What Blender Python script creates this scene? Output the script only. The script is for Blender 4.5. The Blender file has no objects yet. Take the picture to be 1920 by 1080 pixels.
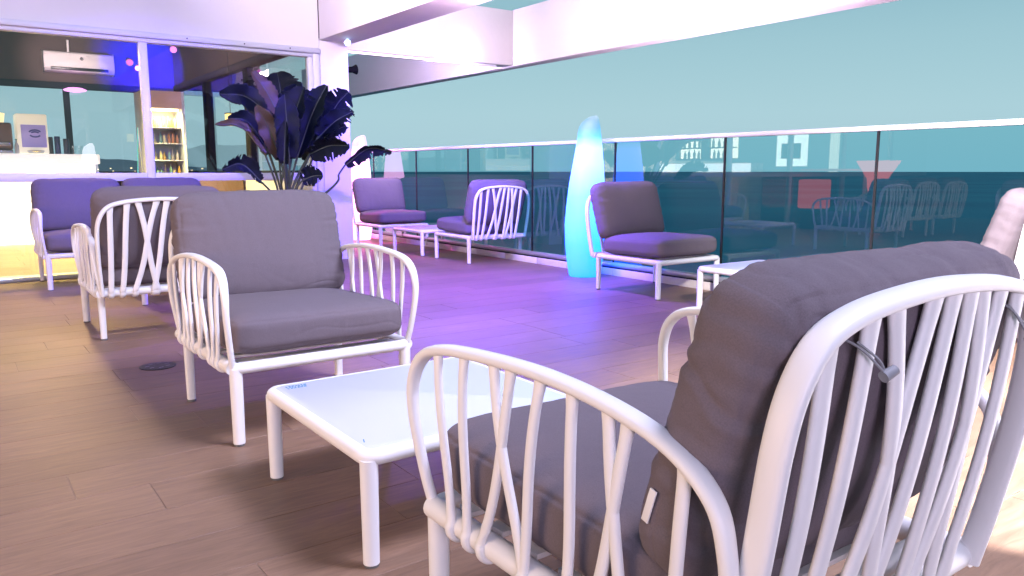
import bpy, bmesh, math, random
import numpy as np
from mathutils import Vector, Matrix, noise

R = math.radians
rnd = random.Random(7)
scene = bpy.context.scene
COL = scene.collection

# ------------------------------------------------------------------ camera
cam_d = bpy.data.cameras.new('camera')
cam = bpy.data.objects.new('camera', cam_d)
COL.objects.link(cam)
cam.location = (0, 0, 1.0)
cam.rotation_euler = (R(90 - 8.54), 0, R(-35.9))
cam_d.sensor_width = 36
cam_d.lens = 1458 / 1920 * 36
cam_d.clip_start = 0.05
cam_d.clip_end = 60000
scene.camera = cam

# ------------------------------------------------------------------ world: clear sky after sunset
w = bpy.data.worlds.new('World')
scene.world = w
w.use_nodes = True
nt = w.node_tree
nt.nodes.clear()
out = nt.nodes.new('ShaderNodeOutputWorld')
bg = nt.nodes.new('ShaderNodeBackground')
sky = nt.nodes.new('ShaderNodeTexSky')
sky.sky_type = 'NISHITA'
sky.sun_disc = False
sky.sun_elevation = R(1.0)
sky.sun_rotation = R(215)
sky.air_density = 1.0
tc = nt.nodes.new('ShaderNodeTexCoord')
sep = nt.nodes.new('ShaderNodeSeparateXYZ')
ramp = nt.nodes.new('ShaderNodeValToRGB')
nt.links.new(tc.outputs['Generated'], sep.inputs[0])
nt.links.new(sep.outputs['Z'], ramp.inputs[0])
els = ramp.color_ramp.elements
els[0].position = 0.0; els[0].color = (0.41, 0.66, 0.76, 1)
els[1].position = 1.0; els[1].color = (0.10, 0.17, 0.34, 1)
for p, c in ((0.07, (0.40, 0.66, 0.76)), (0.15, (0.34, 0.59, 0.69)), (0.24, (0.24, 0.48, 0.59)), (0.45, (0.16, 0.29, 0.42))):
    e = els.new(p); e.color = (*c, 1)
mul = nt.nodes.new('ShaderNodeMix'); mul.data_type = 'RGBA'; mul.blend_type = 'ADD'
mul.inputs[0].default_value = 0.03
nt.links.new(ramp.outputs[0], mul.inputs[6])
nt.links.new(sky.outputs[0], mul.inputs[7])
nt.links.new(mul.outputs[2], bg.inputs[0])
bg.inputs[1].default_value = 0.92
nt.links.new(bg.outputs[0], out.inputs[0])

vs = scene.view_settings
vs.view_transform = 'Standard'
vs.look = 'None'
vs.exposure = 0.0
vs.gamma = 1.0
scene.render.engine = 'CYCLES'
scene.cycles.use_denoising = True
scene.cycles.max_bounces = 8
scene.cycles.transparent_max_bounces = 16
scene.cycles.sample_clamp_indirect = 6
scene.cycles.caustics_reflective = False
scene.cycles.caustics_refractive = False


def lamp(name, kind, loc, target, color, power, size=0.3, size_y=None, spot=60, blend=0.6, spread=180):
    d = bpy.data.lights.new(name, kind)
    d.color = color
    d.energy = power
    if kind == 'AREA':
        d.shape = 'RECTANGLE' if size_y else 'SQUARE'
        d.size = size
        if size_y: d.size_y = size_y
        d.spread = R(spread)
    if kind == 'SPOT':
        d.spot_size = R(spot); d.spot_blend = blend; d.shadow_soft_size = size
    if kind == 'POINT':
        d.shadow_soft_size = size
    o = bpy.data.objects.new(name, d)
    COL.objects.link(o)
    o.location = loc
    dirv = Vector(target) - Vector(loc)
    o.rotation_euler = dirv.to_track_quat('-Z', 'Y').to_euler()
    return o


# added area lights without fittings, washing the fascia and the long beam
lamp('fill_lavender', 'AREA', (0.3, 4.6, 2.78), (3.2, 7.6, 3.1), (0.54, 0.46, 1.0), 95, 0.9, 0.25)
lamp('fill_beam', 'AREA', (0.9, 5.5, 2.9), (3.45, 6.2, 2.9), (0.92, 0.76, 1.0), 80, 0.9, 0.2, spread=105)
# fill light added behind the viewer, with no wall there
lamp('south_fill', 'AREA', (-1.3, -3.5, 1.9), (1.6, 2.0, 0.8), (0.84, 0.70, 1.0), 150, 1.9, 1.4)
# upward fill added over the handrail to light the beam undersides
lamp('rail_fill', 'AREA', (5.30, 5.2, 1.36), (5.9, 5.2, 3.0), (1.0, 0.70, 0.90), 330, 0.04, 11.0)
# large soft key light added in open air above the lounge
lamp('key_white', 'AREA', (2.9, 0.3, 4.5), (1.4, 3.2, 0.3), (0.70, 0.70, 1.0), 135, 1.8, 1.4, spread=88)
# warm area fill added on the unseen west side of the terrace
lamp('west_fill', 'AREA', (-3.2, 2.6, 1.25), (1.5, 3.4, 1.5), (1.0, 0.62, 0.40), 150, 3.0, 1.2)
# white spots added at the right; warm light thrown out through the bar doors
lamp('fill_right', 'SPOT', (3.0, -1.6, 3.9), (3.1, 1.05, 0.0), (0.92, 0.90, 1.0), 7000, 0.15, spot=33, blend=0.8)
lamp('fill_seat', 'SPOT', (2.3, 0.5, 2.5), (4.5, 2.0, 0.65), (1.0, 0.94, 1.0), 2600, 0.1, spot=48, blend=0.8)
lamp('door_spill', 'SPOT', (0.8, 9.6, 2.7), (0.9, 5.9, 0.0), (1.0, 0.60, 0.24), 480, 0.15, spot=75, blend=0.9)
# LED fittings in the bay between the two long beams, hidden behind the first beam
lamp('bay_white', 'AREA', (4.05, 6.9, 2.62), (6.4, 8.6, 2.9), (1.0, 0.84, 1.0), 62, 0.6, 0.12)
lamp('bay_pink', 'AREA', (4.05, 4.4, 2.55), (6.4, 6.6, 2.8), (1.0, 0.78, 1.0), 70, 0.9, 0.12)
lamp('strip_down', 'AREA', (4.75, 9.10, 2.38), (6.2, 11.4, 2.05), (0.76, 0.58, 1.0), 170, 1.7, 0.05)
# violet and blue spots on the beams
lamp('spot_violet', 'SPOT', (3.65, 5.7, 2.36), (3.4, 5.5, 0.0), (0.17, 0.06, 1.0), 1700, 0.05, spot=118, blend=0.9)
lamp('spot_blue', 'SPOT', (2.6, 5.6, 2.9), (1.6, 8.3, 0.75), (0.10, 0.06, 1.0), 1100, 0.05, spot=60, blend=0.8)
lamp('spot_blue_far', 'SPOT', (3.7, 5.2, 2.36), (4.95, 9.6, 0.5), (0.12, 0.05, 1.0), 1700, 0.05, spot=60, blend=0.8)
lamp('spot_plant', 'SPOT', (3.62, 6.6, 2.38), (2.9, 7.6, 1.35), (0.04, 0.03, 1.0), 260, 0.04, spot=70, blend=0.8)
lamp('spot_magenta', 'SPOT', (4.3, 11.6, 2.30), (4.9, 10.5, 0.2), (1.0, 0.10, 0.80), 900, 0.05, spot=85, blend=0.8)
# the bar's own down lights
for bx0 in (0.2, 1.3, 2.3):
    lamp('bar_downlight', 'SPOT', (bx0, 10.6, 3.0), (bx0, 10.7, 0), (1.0, 0.80, 0.26), 1100, 0.08, spot=100, blend=0.7)
lamp('bar_front_light', 'SPOT', (-2.6, 11.0, 3.0), (-2.6, 12.8, 0.8), (1.0, 0.8, 0.45), 500, 0.08, spot=110, blend=0.7)
lamp('bar_wall_fill', 'SPOT', (1.4, 12.9, 2.75), (1.75, 14.6, 2.74), (1.0, 0.74, 0.78), 170, 0.05, spot=50, blend=0.9)  # spot added to brighten the air conditioner, without a fitting
lamp('bar_blue', 'SPOT', (3.0, 13.3, 2.5), (2.95, 14.7, 2.75), (0.015, 0.01, 1.0), 1700, 0.05, spot=66, blend=0.9)

# ------------------------------------------------------------------ materials
MATS = {}


def mat(name, base, rough=0.5, spec=0.5, metal=0.0, bump=0.0, bscale=80.0, var=0.0, vscale=4.0,
        emit=None, estr=0.0, stretch=(1, 1, 1), sheen=0.0):
    if name in MATS: return MATS[name]
    m = bpy.data.materials.new(name)
    m.use_nodes = True
    n = m.node_tree.nodes; l = m.node_tree.links
    b = n['Principled BSDF']
    b.inputs['Base Color'].default_value = (*base, 1)
    b.inputs['Roughness'].default_value = rough
    b.inputs['Metallic'].default_value = metal
    b.inputs['Specular IOR Level'].default_value = spec
    if sheen:
        b.inputs['Sheen Weight'].default_value = sheen
    if emit:
        b.inputs['Emission Color'].default_value = (*emit, 1)
        b.inputs['Emission Strength'].default_value = estr
    if bump or var:
        tcn = n.new('ShaderNodeTexCoord')
        mp = n.new('ShaderNodeMapping'); mp.inputs['Scale'].default_value = stretch
        l.new(tcn.outputs['Object'], mp.inputs[0])
    if var:
        t = n.new('ShaderNodeTexNoise'); t.inputs['Scale'].default_value = vscale
        t.inputs['Detail'].default_value = 5
        l.new(mp.outputs[0], t.inputs['Vector'])
        mx = n.new('ShaderNodeMix'); mx.data_type = 'RGBA'
        mx.inputs[6].default_value = (*[c * (1 - var) for c in base], 1)
        mx.inputs[7].default_value = (*[min(1, c * (1 + var)) for c in base], 1)
        l.new(t.outputs['Fac'], mx.inputs[0])
        l.new(mx.outputs[2], b.inputs['Base Color'])
    if bump:
        t = n.new('ShaderNodeTexNoise'); t.inputs['Scale'].default_value = bscale
        t.inputs['Detail'].default_value = 4
        l.new(mp.outputs[0], t.inputs['Vector'])
        bp = n.new('ShaderNodeBump'); bp.inputs['Strength'].default_value = bump
        bp.inputs['Distance'].default_value = 0.004
        l.new(t.outputs['Fac'], bp.inputs['Height'])
        l.new(bp.outputs[0], b.inputs['Normal'])
    MATS[name] = m
    return m


def glass_mat(name, tint, refl=1.0, ior=1.5):
    m = bpy.data.materials.new(name); m.use_nodes = True
    n = m.node_tree.nodes; l = m.node_tree.links; n.clear()
    o = n.new('ShaderNodeOutputMaterial'); mx = n.new('ShaderNodeMixShader')
    tr = n.new('ShaderNodeBsdfTransparent'); tr.inputs[0].default_value = (*tint, 1)
    gl = n.new('ShaderNodeBsdfGlossy'); gl.inputs['Roughness'].default_value = 0.0
    gl.inputs[0].default_value = (1, 1, 1, 1)
    fr = n.new('ShaderNodeFresnel'); fr.inputs[0].default_value = ior
    mu = n.new('ShaderNodeMath'); mu.operation = 'MULTIPLY'; mu.inputs[1].default_value = refl
    mu.use_clamp = True
    ge = n.new('ShaderNodeNewGeometry'); iv = n.new('ShaderNodeMath'); iv.operation = 'SUBTRACT'; iv.inputs[0].default_value = 1.0
    l.new(ge.outputs['Backfacing'], iv.inputs[1])
    m3 = n.new('ShaderNodeMath'); m3.operation = 'MULTIPLY'; m3.use_clamp = True
    l.new(fr.outputs[0], mu.inputs[0]); l.new(mu.outputs[0], m3.inputs[0]); l.new(iv.outputs[0], m3.inputs[1]); l.new(m3.outputs[0], mx.inputs[0])
    # the tint acts once, where the light enters
    tm = n.new('ShaderNodeMix'); tm.data_type = 'RGBA'; tm.inputs[6].default_value = (*tint, 1); tm.inputs[7].default_value = (1, 1, 1, 1)
    l.new(ge.outputs['Backfacing'], tm.inputs[0]); l.new(tm.outputs[2], tr.inputs[0])
    l.new(tr.outputs[0], mx.inputs[1]); l.new(gl.outputs[0], mx.inputs[2])
    l.new(mx.outputs[0], o.inputs[0])
    return m


M_WHITE = mat('white_resin', (0.80, 0.79, 0.79), 0.45, 0.4)
M_TOP = mat('white_table_top', (0.62, 0.65, 0.74), 0.33, 0.5, bump=0.1, bscale=300, var=0.03, vscale=5)
M_FOOT = mat('grey_rubber', (0.12, 0.12, 0.12), 0.7)
M_WALL = mat('white_render', (0.78, 0.75, 0.74), 0.85, 0.2, bump=0.5, bscale=35, var=0.05, vscale=1.7)
M_BEAM = mat('painted_concrete', (0.74, 0.70, 0.70), 0.85, 0.2, bump=0.6, bscale=22, var=0.07, vscale=1.3)
M_FRAME = mat('white_aluminium', (0.76, 0.75, 0.78), 0.35, 0.5, var=0.03, vscale=3)
M_DARKFR = mat('dark_frame', (0.012, 0.012, 0.018), 0.7, 0.15)
M_KERB = mat('pale_kerb_stone', (0.66, 0.60, 0.56), 0.7, 0.3, bump=0.4, bscale=60, var=0.1, vscale=9)
M_ALU = mat('brushed_aluminium', (0.62, 0.64, 0.66), 0.3, 0.5, metal=0.7)
M_GASKET = mat('black_gasket', (0.01, 0.01, 0.012), 0.5)
M_BROWN = mat('brown_interior_wall', (0.10, 0.072, 0.066), 0.9, 0.1, bump=0.3, bscale=40, var=0.12, vscale=3)
M_CEIL = mat('dark_ceiling', (0.06, 0.055, 0.06), 0.9, 0.1, var=0.1)
M_MATT = mat('matt_black', (0.004, 0.004, 0.005), 0.8, 0.05)
M_BLACK = mat('black_plastic', (0.012, 0.012, 0.014), 0.35)
M_ACW = mat('air_conditioner_white', (0.72, 0.70, 0.68), 0.35)
M_TAG = mat('white_tag', (0.75, 0.74, 0.73), 0.8)
M_CORD = mat('grey_cord', (0.26, 0.26, 0.28), 0.6)
M_BLUEINK = mat('blue_print', (0.06, 0.25, 0.45), 0.6)
M_DRAIN = mat('drain_metal', (0.045, 0.04, 0.05), 0.35, 0.5, metal=0.6, bump=0.5, bscale=90)
M_STEEL = mat('stainless_steel', (0.5, 0.5, 0.52), 0.25, 0.5, metal=0.9)
M_POT = mat('white_planter', (0.55, 0.54, 0.55), 0.6)
M_SOIL = mat('soil', (0.04, 0.03, 0.025), 0.95, bump=1.0, bscale=40)
M_COUNTER = mat('white_counter', (0.85, 0.82, 0.80), 0.35)
M_RAILGLASS = glass_mat('railing_glass', (0.42, 0.74, 0.80), 1.9, 1.5)
M_WINGLASS = glass_mat('window_glass', (0.88, 0.92, 0.92), 1.7, 1.5)


def emis(name, col, s):
    m = bpy.data.materials.new(name); m.use_nodes = True
    n = m.node_tree.nodes; l = m.node_tree.links; n.clear()
    o = n.new('ShaderNodeOutputMaterial'); e = n.new('ShaderNodeEmission')
    e.inputs[0].default_value = (*col, 1); e.inputs[1].default_value = s
    l.new(e.outputs[0], o.inputs[0])
    return m


def fabric_mat():
    m = mat('taupe_fabric', (0.185, 0.165, 0.170), 0.95, 0.08, sheen=0.04)
    n = m.node_tree.nodes; l = m.node_tree.links; b = n['Principled BSDF']
    t = n.new('ShaderNodeTexCoord')
    nz = n.new('ShaderNodeTexNoise'); nz.inputs['Scale'].default_value = 420; nz.inputs['Detail'].default_value = 2
    n2 = n.new('ShaderNodeTexNoise'); n2.inputs['Scale'].default_value = 9; n2.inputs['Detail'].default_value = 6
    n2.inputs['Distortion'].default_value = 0.8
    for q in (nz, n2): l.new(t.outputs['Object'], q.inputs['Vector'])
    bp = n.new('ShaderNodeBump'); bp.inputs['Strength'].default_value = 0.35; bp.inputs['Distance'].default_value = 0.0012
    l.new(nz.outputs['Fac'], bp.inputs['Height'])
    bp2 = n.new('ShaderNodeBump'); bp2.inputs['Strength'].default_value = 0.20; bp2.inputs['Distance'].default_value = 0.015
    l.new(n2.outputs['Fac'], bp2.inputs['Height']); l.new(bp.outputs[0], bp2.inputs['Normal'])
    l.new(bp2.outputs[0], b.inputs['Normal'])
    mx = n.new('ShaderNodeMix'); mx.data_type = 'RGBA'
    mx.inputs[6].default_value = (0.118, 0.097, 0.112, 1); mx.inputs[7].default_value = (0.182, 0.152, 0.172, 1)
    l.new(nz.outputs['Fac'], mx.inputs[0]); l.new(mx.outputs[2], b.inputs['Base Color'])
    return m


M_FABRIC = fabric_mat()


def plank_mat():
    m = mat('wood_look_tile', (0.27, 0.19, 0.15), 0.42, 0.45)
    n = m.node_tree.nodes; l = m.node_tree.links; b = n['Principled BSDF']
    geo = n.new('ShaderNodeNewGeometry'); oi = n.new('ShaderNodeObjectInfo')
    ad = n.new('ShaderNodeMath'); ad.operation = 'ADD'
    l.new(geo.outputs['Random Per Island'], ad.inputs[0]); l.new(oi.outputs['Random'], ad.inputs[1])
    fr = n.new('ShaderNodeMath'); fr.operation = 'FRACT'; l.new(ad.outputs[0], fr.inputs[0])
    mp = n.new('ShaderNodeMapping'); mp.inputs['Scale'].default_value = (2.2, 15, 1)
    l.new(geo.outputs['Position'], mp.inputs[0])
    off = n.new('ShaderNodeCombineXYZ'); sc = n.new('ShaderNodeMath'); sc.operation = 'MULTIPLY'; sc.inputs[1].default_value = 37
    l.new(fr.outputs[0], sc.inputs[0]); l.new(sc.outputs[0], off.inputs['X']); l.new(sc.outputs[0], off.inputs['Z'])
    va = n.new('ShaderNodeVectorMath'); va.operation = 'ADD'
    l.new(mp.outputs[0], va.inputs[0]); l.new(off.outputs[0], va.inputs[1])
    g = n.new('ShaderNodeTexNoise'); g.inputs['Scale'].default_value = 2.2; g.inputs['Detail'].default_value = 8
    g.inputs['Roughness'].default_value = 0.62; g.inputs['Distortion'].default_value = 1.1
    l.new(va.outputs[0], g.inputs['Vector'])
    cr = n.new('ShaderNodeValToRGB'); e = cr.color_ramp.elements
    e[0].position = 0.25; e[0].color = (0.165, 0.094, 0.056, 1)
    e[1].position = 0.75; e[1].color = (0.305, 0.185, 0.114, 1)
    k = e.new(0.5); k.color = (0.235, 0.138, 0.084, 1)
    l.new(g.outputs['Fac'], cr.inputs[0])
    hsv = n.new('ShaderNodeHueSaturation'); hsv.inputs['Saturation'].default_value = 0.95
    mr = n.new('ShaderNodeMapRange'); mr.inputs[3].default_value = 0.90; mr.inputs[4].default_value = 1.10
    l.new(fr.outputs[0], mr.inputs[0]); l.new(mr.outputs[0], hsv.inputs['Value'])
    l.new(cr.outputs[0], hsv.inputs['Color'])
    # broad worn patches
    big = n.new('ShaderNodeTexNoise'); big.inputs['Scale'].default_value = 1.1; big.inputs['Detail'].default_value = 5
    l.new(geo.outputs['Position'], big.inputs['Vector'])
    br = n.new('ShaderNodeMapRange'); br.inputs[1].default_value = 0.3; br.inputs[2].default_value = 0.7
    br.inputs[3].default_value = 0.80; br.inputs[4].default_value = 1.12
    l.new(big.outputs['Fac'], br.inputs[0])
    mm = n.new('ShaderNodeVectorMath'); mm.operation = 'SCALE'
    l.new(hsv.outputs[0], mm.inputs[0]); l.new(br.outputs[0], mm.inputs['Scale'])
    l.new(mm.outputs[0], b.inputs['Base Color'])
    rr = n.new('ShaderNodeMapRange'); rr.inputs[3].default_value = 0.36; rr.inputs[4].default_value = 0.62
    l.new(g.outputs['Fac'], rr.inputs[0]); l.new(rr.outputs[0], b.inputs['Roughness'])
    bp = n.new('ShaderNodeBump'); bp.inputs['Strength'].default_value = 0.35; bp.inputs['Distance'].default_value = 0.003
    l.new(g.outputs['Fac'], bp.inputs['Height']); l.new(bp.outputs[0], b.inputs['Normal'])
    return m


M_PLANK = plank_mat()
M_GROUT = mat('grout', (0.34, 0.26, 0.21), 0.9)


# ------------------------------------------------------------------ geometry helpers
class MB:
    def __init__(self): self.v = []; self.f = []

    def add(self, vs, fs):
        o = len(self.v)
        self.v += [tuple(map(float, p)) for p in vs]
        self.f += [tuple(i + o for i in q) for q in fs]
        return self

    def box(self, x0, x1, y0, y1, z0, z1):
        return self.add([(x0, y0, z0), (x1, y0, z0), (x1, y1, z0), (x0, y1, z0), (x0, y0, z1), (x1, y0, z1), (x1, y1, z1), (x0, y1, z1)],
                        [(0, 3, 2, 1), (4, 5, 6, 7), (0, 1, 5, 4), (1, 2, 6, 5), (2, 3, 7, 6), (3, 0, 4, 7)])

    def cyl(self, p0, p1, r0, r1=None, n=16, cap=True):
        r1 = r0 if r1 is None else r1
        return self.sweep([p0, p1], [(r0, r0), (r1, r1)], n=n, cap=cap)

    def sweep(self, pts, rad, normal=None, n=12, cap=True, closed=False, power=2.0, first=None):
        P = [Vector(p) for p in pts]; N = len(P)
        if not isinstance(rad, list): rad = [rad] * N
        vs = []; fs = []; prev = None
        for i in range(N):
            if closed: t = (P[(i + 1) % N] - P[i - 1]).normalized()
            else: t = (P[min(i + 1, N - 1)] - P[max(i - 1, 0)]).normalized()
            if normal is not None: ref = Vector(normal[i] if isinstance(normal, list) else normal)
            elif prev is not None: ref = prev
            else: ref = first if first is not None else (Vector((0, 0, 1)) if abs(t.z) < 0.9 else Vector((1, 0, 0)))
            a = (ref - t * ref.dot(t)).normalized(); prev = a
            b = t.cross(a)
            ra, rb = rad[i]
            for k in range(n):
                th = 2 * math.pi * k / n
                c, s = math.cos(th), math.sin(th)
                c2 = math.copysign(abs(c) ** (2 / power), c); s2 = math.copysign(abs(s) ** (2 / power), s)
                vs.append(P[i] + a * (c2 * ra) + b * (s2 * rb))
        M = N if closed else N - 1
        for i in range(M):
            j = (i + 1) % N
            for k in range(n):
                k2 = (k + 1) % n
                fs.append((i * n + k, i * n + k2, j * n + k2, j * n + k))
        if cap and not closed:
            fs.append(tuple(range(n - 1, -1, -1)))
            fs.append(tuple((N - 1) * n + k for k in range(n)))
        return self.add(vs, fs)

    def lathe(self, prof, c=(0, 0, 0), n=32, cap=True):
        vs = []; fs = []
        for r, z in prof:
            for k in range(n):
                th = 2 * math.pi * k / n
                vs.append((c[0] + r * math.cos(th), c[1] + r * math.sin(th), c[2] + z))
        m = len(prof)
        for i in range(m - 1):
            for k in range(n):
                k2 = (k + 1) % n
                fs.append((i * n + k, i * n + k2, (i + 1) * n + k2, (i + 1) * n + k))
        if cap:
            fs.append(tuple(range(n - 1, -1, -1))); fs.append(tuple((m - 1) * n + k for k in range(n)))
        return self.add(vs, fs)

    def mesh(self, name, m, smooth=True, bevel=0.0, seg=2):
        me = bpy.data.meshes.new(name)
        me.from_pydata(self.v, [], self.f)
        bm = bmesh.new(); bm.from_mesh(me)
        if bevel:
            bmesh.ops.bevel(bm, geom=bm.edges[:] + bm.verts[:], offset=bevel, segments=seg, profile=0.5, affect='EDGES', clamp_overlap=True)
        bmesh.ops.recalc_face_normals(bm, faces=bm.faces[:])
        bm.to_mesh(me); bm.free()
        me.materials.append(m)
        if smooth:
            me.polygons.foreach_set('use_smooth', [True] * len(me.polygons))
            me.set_sharp_from_angle(angle=R(62))
        me.update()
        return me

    def build(self, name, m, parent=None, smooth=True, bevel=0.0, seg=2, loc=None):
        o = bpy.data.objects.new(name, self.mesh(name, m, smooth, bevel, seg))
        COL.objects.link(o)
        if parent is not None: o.parent = parent
        if loc: o.location = loc
        return o


def catmull(pts, k=6):
    P = [Vector(p) for p in pts]; outp = []
    for i in range(len(P) - 1):
        p0 = P[i - 1] if i else P[0] * 2 - P[1]
        p1, p2 = P[i], P[i + 1]
        p3 = P[i + 2] if i + 2 < len(P) else P[-1] * 2 - P[-2]
        for j in range(k):
            t = j / k
            outp.append(0.5 * ((2 * p1) + (p2 - p0) * t + (2 * p0 - 5 * p1 + 4 * p2 - p3) * t * t + (3 * p1 - p0 - 3 * p2 + p3) * t ** 3))
    outp.append(P[-1])
    return outp


def empty(name, loc=(0, 0, 0), rz=0.0, label=None, cat=None, group=None, kind=None):
    o = bpy.data.objects.new(name, None); COL.objects.link(o)
    o.location = loc; o.rotation_euler = (0, 0, rz); o.empty_display_size = 0.1
    tag(o, label, cat, group, kind)
    return o


def tag(o, label=None, cat=None, group=None, kind=None):
    if label: o['label'] = label
    if cat: o['category'] = cat
    if group: o['group'] = group
    if kind: o['kind'] = kind
    return o


def copy_tree(o, parent=None):
    c = o.copy(); COL.objects.link(c)
    if parent is not None: c.parent = parent
    for ch in list(o.children): copy_tree(ch, c)
    return c


def struct(o): o['kind'] = 'structure'; return o


# ------------------------------------------------------------------ ground, planks, kerb, sea, hills
F = struct(MB().box(-7.5, 5.40, -6, 15.2, -0.30, -0.0022).build('floor', M_GROUT, smooth=False))
PW, PL, GAP = 0.24, 1.2, 0.0022


def plank_vf(L, W):
    g = GAP / 2; c = 0.0008; x0, x1, y0, y1 = g, L - g, g, W - g
    v = [(x0, y0, -.002), (x1, y0, -.002), (x1, y1, -.002), (x0, y1, -.002),
         (x0, y0, -c), (x1, y0, -c), (x1, y1, -c), (x0, y1, -c),
         (x0 + c, y0 + c, 0), (x1 - c, y0 + c, 0), (x1 - c, y1 - c, 0), (x0 + c, y1 - c, 0)]
    f = [(8, 9, 10, 11)]
    for a, b in ((0, 4), (4, 8)):
        for i in range(4):
            j = (i + 1) % 4
            f.append((a + i, a + j, b + j, b + i))
    return v, f


def mk_plank(L):
    me = bpy.data.meshes.new('plank')
    v, f = plank_vf(L, PW); me.from_pydata(v, [], f); me.materials.append(M_PLANK); me.update()
    return me


plank_cache = {}
rest = MB()
off = 0.456
rowi = 0
y = 2.63 - PW * 24
KNOWN = {2.63: .246, 2.39: .455, 3.35: .557, 3.11: .765, 2.87: 1.02, 4.55: .22}
XMAX = 5.18
while y < 15:
    ph = rnd.choice([0.0, 0.4, 0.8, 0.6, 0.2]) + rnd.uniform(-.04, .04)
    for ky, kx in KNOWN.items():
        if abs(y - ky) < .02: ph = (kx + 7.4) % PL
    x = -7.4 + ph - PL
    while x < XMAX:
        x0, x1 = max(x, -7.4), min(x + PL, XMAX)
        if x1 - x0 > 0.03:
            vis = (x1 > 0.05 * y and y > 0.2 and y + PW < 8.34 and not (x0 > 3.4 and y < 0.9)) or (y >= 8.3 and x0 > 3.4 and y < 10.7)
            L = round(x1 - x0, 3)
            if vis and rowi >= 0:
                if L not in plank_cache: plank_cache[L] = mk_plank(L)
                o = bpy.data.objects.new('plank', plank_cache[L]); COL.objects.link(o)
                o.location = (x0, y, 0); o.parent = F
            else:
                v, f = plank_vf(L, PW)
                rest.add([(p[0] + x0, p[1] + y, p[2]) for p in v], f)
        x += PL
    y += PW
d = rest.build('decking', M_PLANK, F, smooth=False); d['kind'] = 'stuff'

# sea
sea_m = mat('sea_water', (0.012, 0.10, 0.15), 0.55, 0.25)
n_ = sea_m.node_tree.nodes; l_ = sea_m.node_tree.links
tcn = n_.new('ShaderNodeNewGeometry'); nzz = n_.new('ShaderNodeTexNoise'); nzz.inputs['Scale'].default_value = 0.004
mpp = n_.new('ShaderNodeMapping'); mpp.inputs['Scale'].default_value = (1, 1, 1); l_.new(tcn.outputs['Position'], mpp.inputs[0])
l_.new(mpp.outputs[0], nzz.inputs['Vector']); nzz.inputs['Detail'].default_value = 6
crr = n_.new('ShaderNodeValToRGB'); crr.color_ramp.elements[0].color = (0.016, 0.20, 0.28, 1); crr.color_ramp.elements[1].color = (0.035, 0.33, 0.38, 1)
crr.color_ramp.elements[0].position = .35; crr.color_ramp.elements[1].position = .65
l_.new(nzz.outputs['Fac'], crr.inputs[0]); l_.new(crr.outputs[0], n_['Principled BSDF'].inputs['Base Color'])
me = bpy.data.meshes.new('sea')
me.from_pydata([(-40000, -40000, -28), (40000, -40000, -28), (40000, 40000, -28), (-40000, 40000, -28)], [], [(0, 1, 2, 3)])
me.materials.append(sea_m)
sea = bpy.data.objects.new('sea', me); COL.objects.link(sea); struct(sea)

# coast with hills seen through the bar windows
hb = MB(); vs = []; NH = 90
for i in range(NH):
    a = R(-45 + 62 * i / (NH - 1))
    env = math.sin(math.pi * i / (NH - 1)) ** 0.6
    h = env * (190 + 170 * noise.noise(Vector((i * .11, 3.1, 0))) + 60 * noise.noise(Vector((i * .37, 1.1, 0))))
    r = 7000
    for rr, zz in ((6200, -29), (6600, -28 + max(5, h) * .45), (r, -28 + max(8, h)), (7900, -29)):
        vs.append((rr * math.sin(a), rr * math.cos(a), zz))
fs = [(i * 4 + k, (i + 1) * 4 + k, (i + 1) * 4 + k + 1, i * 4 + k + 1) for i in range(NH - 1) for k in range(3)]
hb.add(vs, fs)
struct(hb.build('hills', mat('hazy_hills', (0.30, 0.36, 0.36), 1.0, 0.0, var=0.15, vscale=0.002)))
tl = MB()
for i in range(70):
    a = R(rnd.uniform(-6, 16)); zz = rnd.uniform(0, 45) ** 1.0
    r = 6150
    x, yy = r * math.sin(a), r * math.cos(a)
    s = rnd.uniform(3, 6)
    tl.box(x - s, x + s, yy - 2, yy + 2, -26 + zz, -26 + zz + s * 1.6)
o = tl.build('town_lights', emis('town_glow', (1, .75, .4), 3.0), smooth=False)
tag(o, 'small warm lights of the far town below the hills', 'lights', kind='stuff')

# ------------------------------------------------------------------ glass railing along the terrace edge
KX = 5.20
rail = empty('glass_railing', (KX, 4.0, 0), 0, 'long glass railing with white handrail along the sea side of the terrace', 'railing')


def child_loc(o, par):
    o.parent = par; return o


def LB(par, name, m, x0, x1, y0, y1, z0, z1, bevel=0.0, smooth=True, parent=None, seg=1):
    """box given in world coordinates, as a child of an unrotated par"""
    p = par.location
    q = MB().box(x0 - p.x, x1 - p.x, y0 - p.y, y1 - p.y, z0 - p.z, z1 - p.z)
    ob = q.build(name, m, parent or par, smooth=smooth, bevel=bevel, seg=seg)
    return ob


joints = [2.92 + 1.30 * k for k in range(-5, 10)]
for a, b in zip(joints[:-1], joints[1:]):
    LB(rail, 'glass_panel', M_RAILGLASS, KX + .012, KX + .018, a + .007, b - .007, 0.10, 1.275, smooth=False)
    LB(rail, 'gasket', M_GASKET, KX + .006, KX + .022, b - .0075, b + .0075, 0.10, 1.272, smooth=False)
LB(rail, 'handrail', M_FRAME, KX - .012, KX + .04, joints[0], joints[-1], 1.272, 1.308, bevel=.006)
LB(rail, 'channel', M_ALU, KX + .002, KX + .04, joints[0], joints[-1], 0.078, 0.125, bevel=.003)
LB(rail, 'seal', M_GASKET, KX - .004, KX + .045, joints[0], joints[-1], 0.066, 0.078, smooth=False)
kerb = empty('kerb', (KX, 4, 0), kind='structure')
yk = -3.5
while yk < 15:
    LB(kerb, 'kerb_stone', M_KERB, KX - .018, KX + .15, yk + .0015, yk + .5985, -0.05, 0.066, bevel=.003)
    yk += .6

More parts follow.
